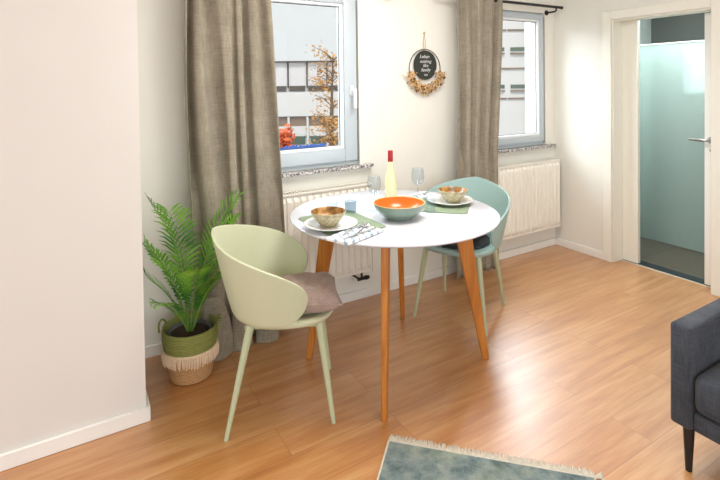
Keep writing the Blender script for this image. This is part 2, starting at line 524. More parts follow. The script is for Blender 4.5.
def skirting(name, runs, h=0.062, t=0.014):
    bm = BM()
    for (x0, x1, y0, y1) in runs: box(bm, x0, x1, y0, y1, 0, h, 0.003, 1)
    return struct(name, bm, 'trim')
skirting('baseboard_back', [(-3.40, -0.014, -0.014, 0.0)])
skirting('baseboard_right', [(-0.014, 0.0, -0.47, 0.0)])
skirting('baseboard_left', [(-6.0, -3.402, -0.546, -0.53), (-3.418, -3.402, -0.53, 0.0)])

# door casing, lining and head
bm = BM()
box(bm, -0.016, 0.0, -0.527, -0.455, 0, DZ+0.07, 0.003, 1)
box(bm, -0.016, 0.0, DY1-0.075, DY1, 0, DZ+0.07, 0.003, 1)
box(bm, -0.016, 0.0, DY1, DY0, DZ, DZ+0.07, 0.003, 1)
struct('trim_1', bm, 'casing')
bm = BM()
box(bm, 0.0, 0.135, DY0-0.012, DY0, 0, DZ, 0.002, 1)          # left lining
box(bm, 0.115, 0.15, -0.664, DY0-0.012, 0.006, DZ, 0.003, 1)  # left stop board
box(bm, 0.0, 0.135, DY1, DY0-0.012, DZ-0.012, DZ, 0.002, 1)
struct('trim_2', bm, 'casing')
bm = box(BM(), 0.112, 0.22, DY1, DY0, -0.05, 0.002)
struct('trim_3', bm, 'threshold')
bm = box(BM(), 0.098, 0.112, DY1, DY0, 0.0, 0.004)
struct('trim_4', bm, 'alu')

# door leaf, slid / standing at the right of the opening
dr = bpy.data.objects.new('door_1', None); col.objects.link(dr); tag(dr, kind='structure')
bm = box(BM(), 0.104, 0.144, -2.0, -1.131, 0.012, DZ-0.02, 0.004, 2)
obj('door_leaf', bm, 'trim', dr)
bm = BM()
tube(bm, [(0.104, -1.176, 1.022), (0.100, -1.176, 1.022)], 0.024, 24)
tag(obj('handle_rosette', bm, 'brushed', dr), 'round steel handle rosette')
bm = BM()
tube(bm, [(0.100, -1.176, 1.022), (0.055, -1.176, 1.022), (0.048, -1.168, 1.022), (0.046, -1.15, 1.022), (0.048, -1.10, 1.023), (0.05, -1.055, 1.024)], [0.009, 0.009, 0.0095, 0.0095, 0.009, 0.007], 14)
tag(obj('door_handle', bm, 'brushed', dr), 'steel lever handle')
bm = BM(); tube(bm, [(0.104, -1.176, 0.952), (0.100, -1.176, 0.952)], 0.012, 18)
kh = obj('keyhole_plate', bm, 'brushed', dr)
bm = BM(); box(bm, 0.0985, 0.100, -1.179, -1.173, 0.942, 0.958)
obj('keyhole', bm, 'black', kh)

# ---------------------------------------------------------------- bathroom beyond the door
BZ = 2.4
bm = box(BM(), 0.15, 1.7, -2.6, 0.0, -0.06, -0.003)
struct('floor_bathroom', bm, 'tile_floor', smooth=False)
bm = BM(); box(bm, 1.55, 1.7, -2.6, T, 0, 1.30); box(bm, 1.55, 1.7, -2.6, T, 1.80, BZ)
box(bm, 1.55, 1.7, -0.30, T, 1.30, 1.80); box(bm, 1.55, 1.7, -2.6, -1.15, 1.30, 1.80)
struct('wall_bathroom_far', bm, 'tile_wall', smooth=False)
bm = BM()
box(bm, 0.12, 1.7, 0.0, T, 0, BZ)
struct('wall_bathroom_back', bm, 'bath_wall', smooth=False)
bm = box(BM(), 0.12, 1.7, -2.7, -2.6, 0, BZ)
struct('wall_bathroom_front', bm, 'bath_wall', smooth=False)
bm = box(BM(), 0.12, 1.7, -2.6, T, BZ, BZ+0.1)
struct('ceiling_bathroom', bm, 'bath_wall', smooth=False)
bm = BM()
for a in ((-1.15, -1.10, 1.30, 1.80), (-0.325, -0.30, 1.30, 1.80), (-1.10, -0.325, 1.30, 1.33), (-1.10, -0.325, 1.77, 1.80), (-0.74, -0.71, 1.35, 1.75)):
    box(bm, 1.58, 1.63, a[0], a[1], a[2], a[3])
wf = struct('reflection_window', bm, 'pvc_white')  # added opening standing in for the bright window reflection on the screen
bm = box(BM(), 1.60, 1.606, -1.10, -0.325, 1.33, 1.77)
obj('pane', bm, 'pane', wf)
# shower screen of frosted glass
sc = thing('shower_screen', 'pale green frosted glass shower screen standing in the bathroom behind the doorway', 'shower screen', (0.805, 0, 0))
bm = box(BM(), 0.0, 0.01, -1.75, -0.005, 0.004, 1.755)
obj('glass_panel', bm, 'frosted', sc)
bm = box(BM(), -0.004, 0.014, -1.75, -0.005, 1.755, 1.765)
obj('top_rail', bm, 'trim', sc)

# ---------------------------------------------------------------- windows
def window(name, w, gx1, gz0, gz1, handle, film=None):
    x0, x1, z0, z1 = w
    fy0, fy1 = 0.018, 0.075
    root = bpy.data.objects.new(name, None); col.objects.link(root); tag(root, kind='structure')
    fw = 0.03
    bm = BM()
    for a in ((x0, x0+fw, z0, z1), (x1-fw, x1, z0, z1), (x0+fw, x1-fw, z0, z0+fw), (x0+fw, x1-fw, z1-fw, z1)):
        box(bm, a[0], a[1], fy0+0.008, fy1+0.02, a[2], a[3], 0.003, 1)
    obj('window_frame', bm, 'pvc', root)
    # the opening sash
    sx0, sx1, sz0, sz1 = x0+0.02, x1-0.012, z0+0.03, z1-0.012
    gx0 = x0 + (x1-gx1)
    bm = BM()
    for a in ((sx0, gx0-0.02, sz0, sz1), (gx1+0.02, sx1, sz0, sz1), (gx0-0.02, gx1+0.02, sz0, gz0-0.02), (gx0-0.02, gx1+0.02, gz1+0.02, sz1)):
        box(bm, a[0], a[1], fy0-0.012, fy1-0.01, a[2], a[3], 0.004, 2)
    sash = obj('window_sash', bm, 'pvc', root)
    bm = BM()
    for a in ((gx0-0.02, gx0, gz0-0.02, gz1+0.02), (gx1, gx1+0.02, gz0-0.02, gz1+0.02), (gx0, gx1, gz0-0.02, gz0), (gx0, gx1, gz1, gz1+0.02)):
        box(bm, a[0], a[1], fy0-0.002, fy1-0.012, a[2], a[3], 0.004, 2)
    tag(obj('glazing_bead', bm, 'pvc_white', sash), 'white glazing bead')
    bm = BM()
    s = 0.004
    for a in ((gx0, gx0+s, gz0, gz1), (gx1-s, gx1, gz0, gz1), (gx0, gx1, gz0, gz0+s), (gx0, gx1, gz1-s, gz1)):
        box(bm, a[0], a[1], fy0+0.02, fy0+0.024, a[2], a[3])
    obj('seal', bm, 'seal', sash)
    bm = box(BM(), gx0, gx1, fy0+0.026, fy0+0.030, gz0, gz1)
    obj('pane', bm, 'pane', sash)
    if film:
        bm = BM()
        n = 40; fx0, fx1 = film
        for i in range(n):
            a = fx0+(fx1-fx0)*i/n; b = fx0+(fx1-fx0)*(i+1)/n
            h = 0.016+0.012*random.random()
            box(bm, a, b, fy0+0.022, fy0+0.0255, gz0+0.001, gz0+h)
        tag(obj('protective_film', bm, 'film', sash), 'torn strip of blue protective film')
    if handle:
        hx, hz = handle
        bm = BM(); box(bm, hx-0.014, hx+0.014, fy0-0.024, fy0-0.012, hz-0.035, hz+0.035, 0.004, 2)
        hb = obj('handle_base', bm, 'pvc_white', sash)
        bm = BM(); tube(bm, [(hx, fy0-0.024, hz), (hx, fy0-0.055, hz)], 0.009, 12)
        box(bm, hx-0.011, hx+0.011, fy0-0.068, fy0-0.052, hz-0.12, hz+0.014, 0.005, 2)
        obj('window_handle', bm, 'pvc_white', hb)
    # hinge side cover strip
    bm = BM(); box(bm, x1-0.010, x1-0.002, fy0-0.010, fy0+0.008, z0+0.02, z1-0.03)
    obj('hinge_strip', bm, 'brushed', root)
    # sill of speckled granite
    bm = box(BM(), x0-0.06, min(x1+0.085, 0.0), -0.045, 0.018, z0-0.022, z0, 0.003, 1)
    tag(obj('window_sill', bm, 'granite', root), 'speckled granite sill')
    return root
window('window_1', W1, -2.135, 1.036, 1.952, (-2.062, 1.40), film=(-2.66, -2.24))
window('window_2', W2, -0.195, 0.998, 1.955, None)

# ================================================================ OUTSIDE
DIR = Vector((math.cos(R(28)), -math.sin(R(28)), 0)); NRM = Vector((math.sin(R(28)), math.cos(R(28)), 0))
FP = Vector((2.894, 9.564, 0))
bm = box(BM(), -30, 40, 0.8, 40, -3.35, -3.3)
struct('ground_outside', bm, 'asphalt', smooth=False)
fm = Matrix((DIR, NRM, Vector((0, 0, 1)))).transposed().to_4x4()
fm.translation = FP
bld = thing('apartment_building', 'pale grey apartment building with rows of windows across the street', 'building')
bld.matrix_world = fm
def bpart(name, mat, boxes, parent=bld, bev=0.0):
    bm = BM()
    for b in boxes: box(bm, *b, bev, 1)
    return obj(name, bm, mat, parent, smooth=False)
bpart('wall', 'facade', [(-7, 9.5, 0.12, 6, -3.3, 4.7)])
bpart('facade_panel', 'facade', [(-7, 3.2, 0.0, 0.12, 2.12, 4.7)])
bpart('facade_panel', 'facade_light', [(-7, 3.2, 0.0, 0.12, 0.55, 1.24)])
bpart('facade_panel', 'facade_light', [(-7, 3.2, 0.0, 0.12, -1.0, -0.30)])
bpart('dark_strip', 'facade_dark', [(-7, 3.2, -0.02, 0.12, 2.09, 2.13)])  # thin dark strip along the facade
pitch = [-3.6, -3.05, -2.5, -1.83, -1.33, -0.79, -0.22, 0.35, 0.9, 1.5, 2.1, 2.7, 3.2]
for i in range(len(pitch)-1):
    a, b = pitch[i], pitch[i+1]
    w = bpart('window', 'facade_blind', [(a+0.03, b-0.03, 0.08, 0.12, 1.42, 2.09)])
    bpart('window_opening', 'facade_dark', [(a+0.03, b-0.06, 0.06, 0.12, 1.27, 1.42)], w)
    w = bpart('window', 'facade_brown', [(a+0.04, b-0.04, 0.08, 0.12, 0.26, 0.53)])
    bpart('window_blind', 'facade_light', [(a+0.04, b-0.04, 0.07, 0.12, -0.03, 0.26)], w)
    bpart('window_opening', 'facade_green', [(a+0.08, b-0.08, 0.06, 0.12, -0.26, -0.03)], w)
for p in pitch:
    bpart('mullion', 'facade_dark', [(p-0.014, p+0.014, 0.04, 0.12, 1.36, 2.09)])
    bpart('mullion', 'facade_light', [(p-0.03, p+0.03, 0.0, 0.12, -0.3, 0.53)])
# the stretch seen through the second window
bpart('facade_panel', 'facade_light', [(3.2, 5.56, -0.1, 0.12, -3.3, 4.7)])
for z in (2.92, 1.81, 0.94):
    bpart('dark_strip', 'facade_brown', [(3.3, 4.98, -0.13, -0.1, z, z+0.05), (5.02, 5.5, -0.13, -0.1, z, z+0.05)] if z != 1.81 else [(3.3, 5.54, -0.13, -0.1, z, z+0.05)])
for z in (2.38, 1.30):
    for a in (3.3, 3.9, 4.5, 5.1):
        w = bpart('window', 'facade_green', [(a, a+0.42, -0.12, -0.1, z-0.04, z+0.07)])
        bpart('window_ledge', 'facade_brown', [(a, a+0.42, -0.16, -0.1, z-0.13, z-0.09)], w)
bpart('facade_panel', 'pvc_white', [(5.56, 9.5, -0.3, 0.12, -3.3, 4.7)])

def autumn_tree(name, label, base, top, spread, n, mat, leaf, seed):
    rnd = random.Random(seed)
    t = thing(name, label, 'tree', base)
    H = top-base[2]
    bm = BM()
    tube(bm, [(0, 0, 0), (0.05, 0, H*0.4), (-0.03, 0, H*0.75), (0.02, 0, H*0.97)], [0.09, 0.06, 0.035, 0.01], 8)
    tips = []
    for i in range(46):
        z = H*(0.35+0.62*rnd.random()); a = rnd.random()*2*PI; r = spread*(0.4+0.7*rnd.random())*(1.1-0.6*z/H)
        p1 = Vector((0, 0, z)); p2 = Vector((r*math.cos(a), r*math.sin(a), z+r*0.55))
        tube(bm, [p1, (p1+p2)/2+Vector((0, 0, 0.03)), p2], [0.014, 0.008, 0.004], 5)
        tips.append((p1, p2))
    obj('trunk', bm, 'bark', t)
    bm = BM()
    for i in range(n):
        p1, p2 = rnd.choice(tips)
        p = p1.lerp(p2, 0.3+0.75*rnd.random())+Vector([rnd.gauss(0, 0.07) for _ in range(3)])
        s = leaf*(0.6+0.8*rnd.random())
        u = Vector([rnd.gauss(0, 1) for _ in range(3)]).normalized(); v = u.orthogonal().normalized()
        w = u.cross(v)*0.15*s
        vs = [bm.verts.new(p+x) for x in (u*s, v*s*0.6+w, -u*s, -v*s*0.6+w)]
        bm.faces.new(vs)
    tag(obj('foliage', bm, mat, t, smooth=False), kind='stuff')
    return t
autumn_tree('autumn_tree', 'slim tree with golden autumn leaves outside the left window', (0.50, 5.15, -3.3), 2.15, 0.62, 1700, 'leaf_autumn', 0.035, 3)
autumn_tree('autumn_shrub', 'orange red autumn shrub low behind the curtain edge of the left window', (-0.36, 5.62, -3.3), 0.62, 0.40, 1300, 'leaf_red', 0.07, 5)

# ================================================================ RADIATORS
def radiator(label, x0, x1, z0, z1, valve, bracket=False):
    t = thing('radiator', label, 'radiator', ((x0+x1)/2, 0, z0), 0, 'white panel radiators below the windows')
    w = (x1-x0)/2; h = z1-z0
    bm = BM()
    # ridged front panel: pressed vertical channels
    n = int((x1-x0)/0.046); ys = []
    xs = []
    for i in range(n):
        a = -w+0.012+(2*w-0.024)*i/n; p = (2*w-0.024)/n
        xs += [(a, -0.092), (a+p*0.22, -0.092), (a+p*0.32, -0.107), (a+p*0.90, -0.107)]
    xs += [(w-0.012, -0.092)]
    zz = [(0.02, 0), (0.05, 1), (h-0.05, 1), (h-0.025, 0)]
    rows = []
    for z, k in zz:
        rows.append([bm.verts.new((x, -0.092+(y+0.092)*k, z)) for x, y in xs])
    for r in range(3):
        for i in range(len(xs)-1):
            bm.faces.new((rows[r][i], rows[r][i+1], rows[r+1][i+1], rows[r+1][i]))
    p = obj('front_panel', bm, 'radiator', t, angle=25)
    bm = BM()
    box(bm, -w+0.004, w-0.004, -0.0915, -0.082, 0.004, h-0.006)
    box(bm, -w+0.004, w-0.004, -0.034, -0.026, 0.004, h-0.006)
    obj('convector_panel', bm, 'radiator', t)
    for a in (-w, w-0.006):
        obj('side_cover', box(BM(), a, a+0.006, -0.10, -0.02, 0.0, h, 0.001, 1), 'radiator', t)
    bm = BM()
    box(bm, -w, w, -0.102, -0.094, h-0.012, h, 0.001, 1); box(bm, -w, w, -0.028, -0.02, h-0.012, h, 0.001, 1)
    k = int(2*w/0.02)
    for i in range(k): box(bm, -w+2*w*(i+0.25)/k, -w+2*w*(i+0.6)/k, -0.095, -0.026, h-0.006, h)
    obj('top_grille', bm, 'radiator', t)
    for sx in (-w*0.7, w*0.7): obj('wall_bracket', box(BM(), sx-0.012, sx+0.012, -0.026, -0.0005, h*0.2, h*0.8), 'radiator', t)
    if valve:
        bm = BM()
        vx = valve
        tube(bm, [(vx-0.03, -0.085, -0.035), (vx+0.035, -0.085, -0.035)], [0.011, 0.011], 12)
        tube(bm, [(vx+0.03, -0.085, -0.035), (vx+0.055, -0.085, -0.035)], [0.015, 0.012], 12)
        tube(bm, [(vx, -0.085, -0.035), (vx, -0.085, 0.006)], 0.008, 10)
        tube(bm, [(vx-0.018, -0.085, -0.035), (vx-0.018, 0.0, -0.035)], 0.007, 10)
        tag(obj('valve', bm, 'black', t), 'black lockshield valve')
    return t
radiator('white ridged radiator under the left window, behind the round table', -2.74, -1.975, 0.205, 0.79, 0.30)
radiator('white ridged radiator in the corner beside the doorway', -0.92, -0.066, 0.188, 0.775, None)

# ================================================================ CURTAIN ROD + CURTAINS
t = thing('curtain_rod', 'thin black metal curtain rod above the corner window', 'curtain rod', (0, 0, 0))
bm = BM(); tube(bm, [(-1.42, -0.1, 2.072), (-0.035, -0.1, 2.072)], 0.0115, 16); obj('rod', bm, 'black', t)
bm = BM(); tube(bm, [(-0.05, -0.1, 2.072), (-0.03, -0.1, 2.072)], [0.012, 0.014], 16); obj('finial', bm, 'black', t)
bm = BM(); tube(bm, [(-0.105, -0.1, 2.072), (-0.105, -0.1, 2.045), (-0.105, -0.085, 2.036), (-0.105, -0.004, 2.036)], 0.0075, 12)
tube(bm, [(-0.105, -0.006, 2.036), (-0.105, 0.0, 2.036)], 0.022, 20)
obj('bracket', bm, 'black', t)
t = thing('curtain_rod', 'black metal curtain rod above the left window, carrying the wide curtain', 'curtain rod', (0, 0, 0))
bm = BM(); tube(bm, [(-3.24, -0.1, 2.072), (-1.75, -0.1, 2.072)], 0.009, 16); obj('rod', bm, 'black', t)
bm = BM()
for bx in (-3.2, -1.8):
    tube(bm, [(bx, -0.1, 2.072), (bx, -0.1, 2.045), (bx, -0.085, 2.036), (bx, -0.0, 2.036)], 0.0075, 12)
obj('bracket', bm, 'black', t)

def lerp(a, b, t): t = max(0, min(1, t)); return a+(b-a)*t

def curtain(label, prof_x0, prof_x1, folds, ztop, zbot, seed, amp=0.028, y0=-0.1):
    """prof_x0/x1: functions z -> left/right edge"""
    rnd = random.Random(seed)
    t = thing('curtain', label, 'curtain', (0, 0, 0))
    nu, nv = folds*16, 60
    ph = [rnd.uniform(-0.5, 0.5) for _ in range(8)]
    am = [0.35+0.95*rnd.random() for _ in range(folds+2)]
    bm = BM(); grid = []
    for j in range(nv+1):
        z = ztop+(zbot-ztop)*(j/nv)
        k = (ztop-z)/(ztop-zbot)
        row = []
        for i in range(nu+1):
            u = i/nu
            # folds wander as they fall
            uu = u+0.045*math.sin(2*PI*(u*1.6+ph[0])+k*1.6)+0.016*math.sin(7*u+k*4+ph[1])
            f = uu*folds
            fi = max(0, min(folds, int(math.floor(f)))); ff = min(1, max(0, f-fi)); ff = ff*ff*(3-2*ff)
            a = am[fi]*(1-ff)+am[fi+1]*ff
            tight = 1.0-0.55*math.exp(-k*9)
            y = y0 - amp*a*tight*(1-2*((1-math.cos(2*PI*f))/2)**1.5) - 0.018*math.sin(2*PI*(f*0.41+ph[2])+k*1.5)
            y -= 0.006*math.sin(2*PI*f*2+ph[3]*6)*math.exp(-k*4)
            x0, x1 = prof_x0(z), prof_x1(z)
            x = x0+(x1-x0)*(u+0.012*math.sin(4*PI*f)*tight)
            row.append(bm.verts.new((x, min(y, lerp(-0.114, -0.030, (z-0.82)/0.3)), z)))
        grid.append(row)
    for j in range(nv):
        for i in range(nu): bm.faces.new((grid[j][i], grid[j][i+1], grid[j+1][i+1], grid[j+1][i]))
    o = obj('cloth', bm, 'curtain', t, angle=180); solidify(o, 0.003, 0)
    # heading tape
    return t
c1 = curtain('wide beige linen curtain at the left window, hem bunched on the floor behind the palm',
        lambda z: -3.142+0.012*math.sin(z*3), lambda z: lerp(-2.60, -2.685, (z-0.45)/1.6), 5, 2.10, 0.015, 11, amp=0.046, y0=-0.128)
c2 = curtain('narrow beige linen curtain at the corner window, behind the far chair',
        lambda z: lerp(-1.275, -1.255, z/2)+0.004*math.sin(z*5), lambda z: lerp(-0.875, -0.785, (z-0.9)/1.15), 4, 2.095, 0.012, 23, amp=0.044, y0=-0.12)

def hem_fold(parent, name, cx, cy, w, d, h, lean, seed):
    """a bulge of cloth that rises from the floor and rounds over at the top"""
    rnd = random.Random(seed)
    bm = BM(); n = 28; rows = []
    nz = 22
    for j in range(nz+1):
        k = j/nz
        z = h*math.sin(min(1, k)*PI/2)
        s = math.cos(k*PI/2)**0.45 if k < 1 else 0.0
        base = 1.0+0.05*math.sin(k*6+seed)
        row = []
        for i in range(n):
            a = 2*PI*i/n
            wob = 1+0.07*math.sin(3*a+seed)+0.05*math.sin(5*a+k*2+seed)
            row.append(bm.verts.new((cx+w*s*base*wob*math.cos(a)+lean*k, cy+d*s*base*wob*math.sin(a), 0.003+z)))
        rows.append(row)
    for j in range(nz):
        for i in range(n):
            bm.faces.new((rows[j][i], rows[j][(i+1) % n], rows[j+1][(i+1) % n], rows[j+1][i]))
    bmesh.ops.remove_doubles(bm, verts=bm.verts[:], dist=0.0004)
    return obj(name, bm, 'curtain', parent, angle=180)
hem_fold(c1, 'hem_fold', -3.03, -0.185, 0.085, 0.055, 0.31, -0.02, 1)
hem_fold(c1, 'hem_fold', -2.885, -0.16, 0.055, 0.05, 0.36, -0.01, 2)
hem_fold(c1, 'hem_fold', -2.735, -0.165, 0.065, 0.055, 0.28, 0.0, 4)

# ================================================================ WALL WREATH
t = thing('wall_wreath', 'oval black lettered board in a wire hoop with dried flowers, hung on the wall', 'wreath', (-1.455, -0.012, 1.56))
bm = BM()
N = 64
hoop_pts = [(0.142*math.cos(2*PI*i/N), 0, -0.015+0.142*math.sin(2*PI*i/N)) for i in range(N+1)]
tube(bm, hoop_pts, 0.0028, 8, cap=False); obj('hoop', bm, 'black', t)
bm = BM(); tube(bm, [(-0.004, 0, 0.115), (-0.012, 0.003, 0.18), (0.0, 0.006, 0.245), (0.010, 0.003, 0.18), (0.004, 0, 0.115)], 0.0022, 6)
tube(bm, [(0, 0.012, 0.243), (0, -0.004, 0.245)], 0.006, 10)
obj('hanging_cord', bm, 'twine', t)
bm = BM()
ring0 = []; ring1 = []
for i in range(48):
    a = 2*PI*i/48
    ring0.append(bm.verts.new((0.104*math.cos(a), 0.0, 0.012+0.106*math.sin(a)))); ring1.append(bm.verts.new((0.104*math.cos(a), -0.006, 0.012+0.106*math.sin(a))))
bm.faces.new(ring0); bm.faces.new(ring1[::-1])
for i in range(48): bm.faces.new((ring0[i], ring0[(i+1) % 48], ring1[(i+1) % 48], ring1[i]))
bd = obj('oval_board', bm, 'slate', t)
def lettering(txt, size, x, y, z, parent, name='lettering'):
    cu = bpy.data.curves.new('lettering', 'FONT'); cu.body = txt; cu.size = size; cu.align_x = 'CENTER'; cu.shear = 0.3; cu.extrude = 0.0006
    cu.offset = -0.0002
    tmp = bpy.data.objects.new('tmp', cu); col.objects.link(tmp)
    dg = bpy.context.evaluated_depsgraph_get()
    me = bpy.data.meshes.new_from_object(tmp.evaluated_get(dg))
    bpy.data.objects.remove(tmp)
    me.materials.clear(); me.materials.append(M['chalk'])
    o = bpy.data.objects.new(name, me); col.objects.link(o); o.parent = parent
    o.location = (x, y, z); o.rotation_euler = (PI/2, 0, 0)
    return o
for txt, s, zz in (('Leben', 0.036, 0.062), ('nothing', 0.034, 0.028), ('like', 0.034, -0.002), ('family', 0.036, -0.034), ('xo', 0.030, -0.066)):
    lettering(txt, s, 0.0 if txt != 'Leben' else -0.01, -0.0075, zz, bd)
rnd = random.Random(4)
bm = BM(); bm2 = BM()
for i in range(620):
    a = R(rnd.uniform(190, 352)); rr = 0.142+rnd.gauss(0, 0.017)
    c = Vector((rr*math.cos(a), -0.012+rnd.gauss(0, 0.008), -0.018+rr*math.sin(a)))
    out = Vector((math.cos(a), 0, math.sin(a)))
    d = (out*rnd.uniform(-0.1, 1)+Vector([rnd.gauss(0, 0.6) for _ in range(3)])).normalized()
    if c.y > -0.004: c.y = -0.004
    s = rnd.uniform(0.012, 0.030)
    e = c+d*s
    if e.y > 0.008: e.y = 0.008
    tube(bm if rnd.random() < 0.72 else bm2, [c, (c+e)/2, e], [0.0012, 0.0045, 0.0008], 5)
tag(obj('dried_flowers', bm, 'dried', t), kind='stuff')
tag(obj('dark_seed_heads', bm2, 'dried_dark', t), kind='stuff')

# ================================================================ TABLE
TH = 0.775; TX, TY, TR = -2.24, -0.722, 0.534
t = thing('dining_table', 'round dining table with white top and four splayed orange wood legs', 'table', (TX, TY, 0))
bm = BM()
lathe(bm, [(0, TH-0.022), (TR-0.035, TH-0.022), (TR-0.004, TH-0.010), (TR, TH-0.005), (TR-0.0015, TH-0.001), (TR-0.005, TH), (0, TH)], 128)
obj('tabletop', bm, 'table_top', t, angle=30)
feet = [(-2.618, -0.470), (-2.545, -1.075), (-1.84, -0.968), (-1.94, -0.373)]
for fx, fy in feet:
    d = Vector((fx-TX, fy-TY, 0)); L = d.length; d.normalize(); s = Vector((-d.y, d.x, 0))
    f = Vector((fx-TX, fy-TY, 0)); tp = Vector((TX, TY, 0))*0+d*(L-0.125); tp.z = TH-0.0225
    bm = BM()
    rows = []
    for k in (0, 0.25, 0.5, 0.75, 1):
        c = f.lerp(tp, k); wd = 0.016+0.030*k; wt = 0.013+0.004*k    # radial half width, tangential half thickness
        rows.append([bm.verts.new(c+d*a*wd+s*b*wt) for a, b in ((1, 1), (-1, 1), (-1, -1), (1, -1))])
    for a in range(4):
        for b in range(4): bm.faces.new((rows[a][b], rows[a][(b+1) % 4], rows[a+1][(b+1) % 4], rows[a+1][b]))
    bm.faces.new(rows[0][::-1]); bm.faces.new(rows[-1])
    o = obj('leg', bm, 'table_wood', t); bevel(o, 0.004, 2)

# ================================================================ CHAIRS
def make_chair(label, loc, rotz, shell_mat, wf=0.222, wr=0.222):
    t = thing('dining_chair', label, 'chair', loc, rotz, 'curved shell chairs at the round table')
    nu, nt = 72, 22
    TH_ = 2.08
    bm = BM(); rows = []
    for i in range(nu+1):
        u = -1+2*i/nu
        u = math.sin(u*PI/2)*0.55+u*0.45        # denser towards the lobes
        a = u*TH_
        row = []
        top = 0.80-0.155*min(1, abs(u)**1.15)
        edge = max(0.0, 1-abs(u)**6)**0.5
        zc, zb = 0.548, 0.424
        zt = zc+(top-zc)*edge; z0 = zc+(zb-zc)*edge
        for j in range(nt+1):
            tt = j/nt
            z = z0+(zt-z0)*tt
            k = (z-0.424)/0.373
            rr = 0.212+0.078*k**0.85 if k > 0 else 0.212
            x = -rr*math.cos(a)-0.012*k*max(0, math.cos(a))
            y = rr*math.sin(a)*1.08
            # tuck the bottom edge under, towards the seat
            tuck = max(0, 1-k/0.07)
            x *= 1-0.10*tuck**2; y *= 1-0.10*tuck**2
            row.append(bm.verts.new((x, y, z)))
        rows.append(row)
    for i in range(nu):
        for j in range(nt): bm.faces.new((rows[i][j], rows[i+1][j], rows[i+1][j+1], rows[i][j+1]))
    bmesh.ops.remove_doubles(bm, verts=bm.verts[:], dist=0.0005)
    o = obj('shell_back', bm, shell_mat, t, angle=180); solidify(o, 0.011, 0); bevel(o, 0.003, 2)
    # seat: rounded D plate, a little dished
    bm = BM()
    n = 72; rings = []
    for s, z in ((0.0, 0.437), (0.5, 0.438), (0.85, 0.445), (0.96, 0.450), (1.0, 0.447), (1.005, 0.438), (0.985, 0.427), (0.9, 0.422), (0.0, 0.420)):
        ring = []
        for i in range(n):
            a = 2*PI*i/n
            ca, sa = math.cos(a), math.sin(a)
            e = 2.6
            r = 1/((abs(ca)**e+abs(sa)**e)**(1/e))
            x = 0.018+0.222*r*ca if ca > 0 else 0.018+0.212*ca
            y = 0.228*r*sa if ca > 0 else 0.222*sa*1.0
            if ca <= 0: y = 0.228*sa/((abs(ca)**2+abs(sa)**2)**0.5)
            ring.append(bm.verts.new((x*s, y*s, z)))
        rings.append(ring)
    for p in range(len(rings)-1):
        for i in range(n):
            bm.faces.new((rings[p][i], rings[p][(i+1) % n], rings[p+1][(i+1) % n], rings[p+1][i]))
    bmesh.ops.remove_doubles(bm, verts=bm.verts[:], dist=0.0005)
    obj('seat', bm, shell_mat, t, angle=60)
    # under-seat frame
    bm = BM()
    for sy in (-1, 1): tube(bm, [(-0.15, sy*0.155, 0.411), (0.16, sy*0.165, 0.411)], 0.009, 10)
    for sx in (-0.14, 0.15): tube(bm, [(sx, -0.16, 0.411), (sx, 0.16, 0.411)], 0.009, 10)
    obj('seat_frame', bm, 'chair_leg', t)
    for sx, sy in ((1, -1), (1, 1), (-1, -1), (-1, 1)):
        bm = BM()
        top = Vector((0.165 if sx > 0 else -0.125, sy*0.165, 0.425)); foot = Vector((sx*0.22, sy*(wf if sx > 0 else wr), 0.0))
        tube(bm, [top, top.lerp(foot, 0.5), foot], [0.0175, 0.0135, 0.009], 16)
        lg = obj('leg', bm, 'chair_leg', t)
        bm = BM(); tube(bm, [foot+Vector((0, 0, 0.0)), foot+Vector((0, 0, 0.004))], 0.0095, 14)
        obj('foot_cap', bm, 'chair_leg', lg)
    return t
ch1 = make_chair('sage green shell chair with a taupe cushion, nearest the camera beside the potted palm', (-2.853, -0.70, 0), R(-25), 'chair', 0.20, 0.248)
ch2 = make_chair('sage green shell chair behind the table, in front of the corner curtain', (-1.573, -0.502, 0), R(207), 'chair2', 0.225, 0.205)

def pillow(name, label, w, d, h, mat, loc, rot):
    bm = BM(); n = 20
    top = []; bot = []
    for i in range(n+1):
        r1 = []; r2 = []
        for j in range(n+1):
            u = -1+2*i/n; v = -1+2*j/n
            pin = 1-0.09*(1-abs(u)**2)*abs(v)**3
            x = w/2*u*(1-0.07*(1-v*v)*abs(u)**3); y = d/2*v*pin
            b = max(0, (1-u**4)*(1-v**4))**0.55
            wr = 0.004*math.sin(9*u+3*v)*b
            r1.append(bm.verts.new((x, y, h/2*b+wr+0.001)))
            r2.append(bm.verts.new((x, y, -h/2*b-0.001)))
        top.append(r1); bot.append(r2)
    for i in range(n):
        for j in range(n):
            bm.faces.new((top[i][j], top[i+1][j], top[i+1][j+1], top[i][j+1])); bm.faces.new((bot[i][j], bot[i][j+1], bot[i+1][j+1], bot[i+1][j]))
    bmesh.ops.remove_doubles(bm, verts=bm.verts[:], dist=0.003)
    o = obj(name, bm, mat, None, angle=180)
    o.location = loc; o.rotation_euler = rot
    # piping seam
    bm = BM()
    pts = []
    per = [(-1, v) for v in [x/10 for x in range(-10, 10)]]+[(u/10, 1) for u in range(-10, 10)]+[(1, -v/10) for v in range(-10, 10)]+[(-u/10, -1) for u in range(-10, 11)]
    for u, v in per:
        pin = 1-0.09*(1-abs(u)**2)*abs(v)**3
        pts.append((w/2*u*(1-0.07*(1-v*v)*abs(u)**3), d/2*v*pin, 0))
    tube(bm, pts, 0.0035, 6)
    obj('piping', bm, mat, o)
    return tag(o, label, 'cushion')
def on_chair(ch, x, y, z):
    a = ch.rotation_euler.z
    return (ch.location.x+math.cos(a)*x-math.sin(a)*y, ch.location.y+math.sin(a)*x+math.cos(a)*y, z)
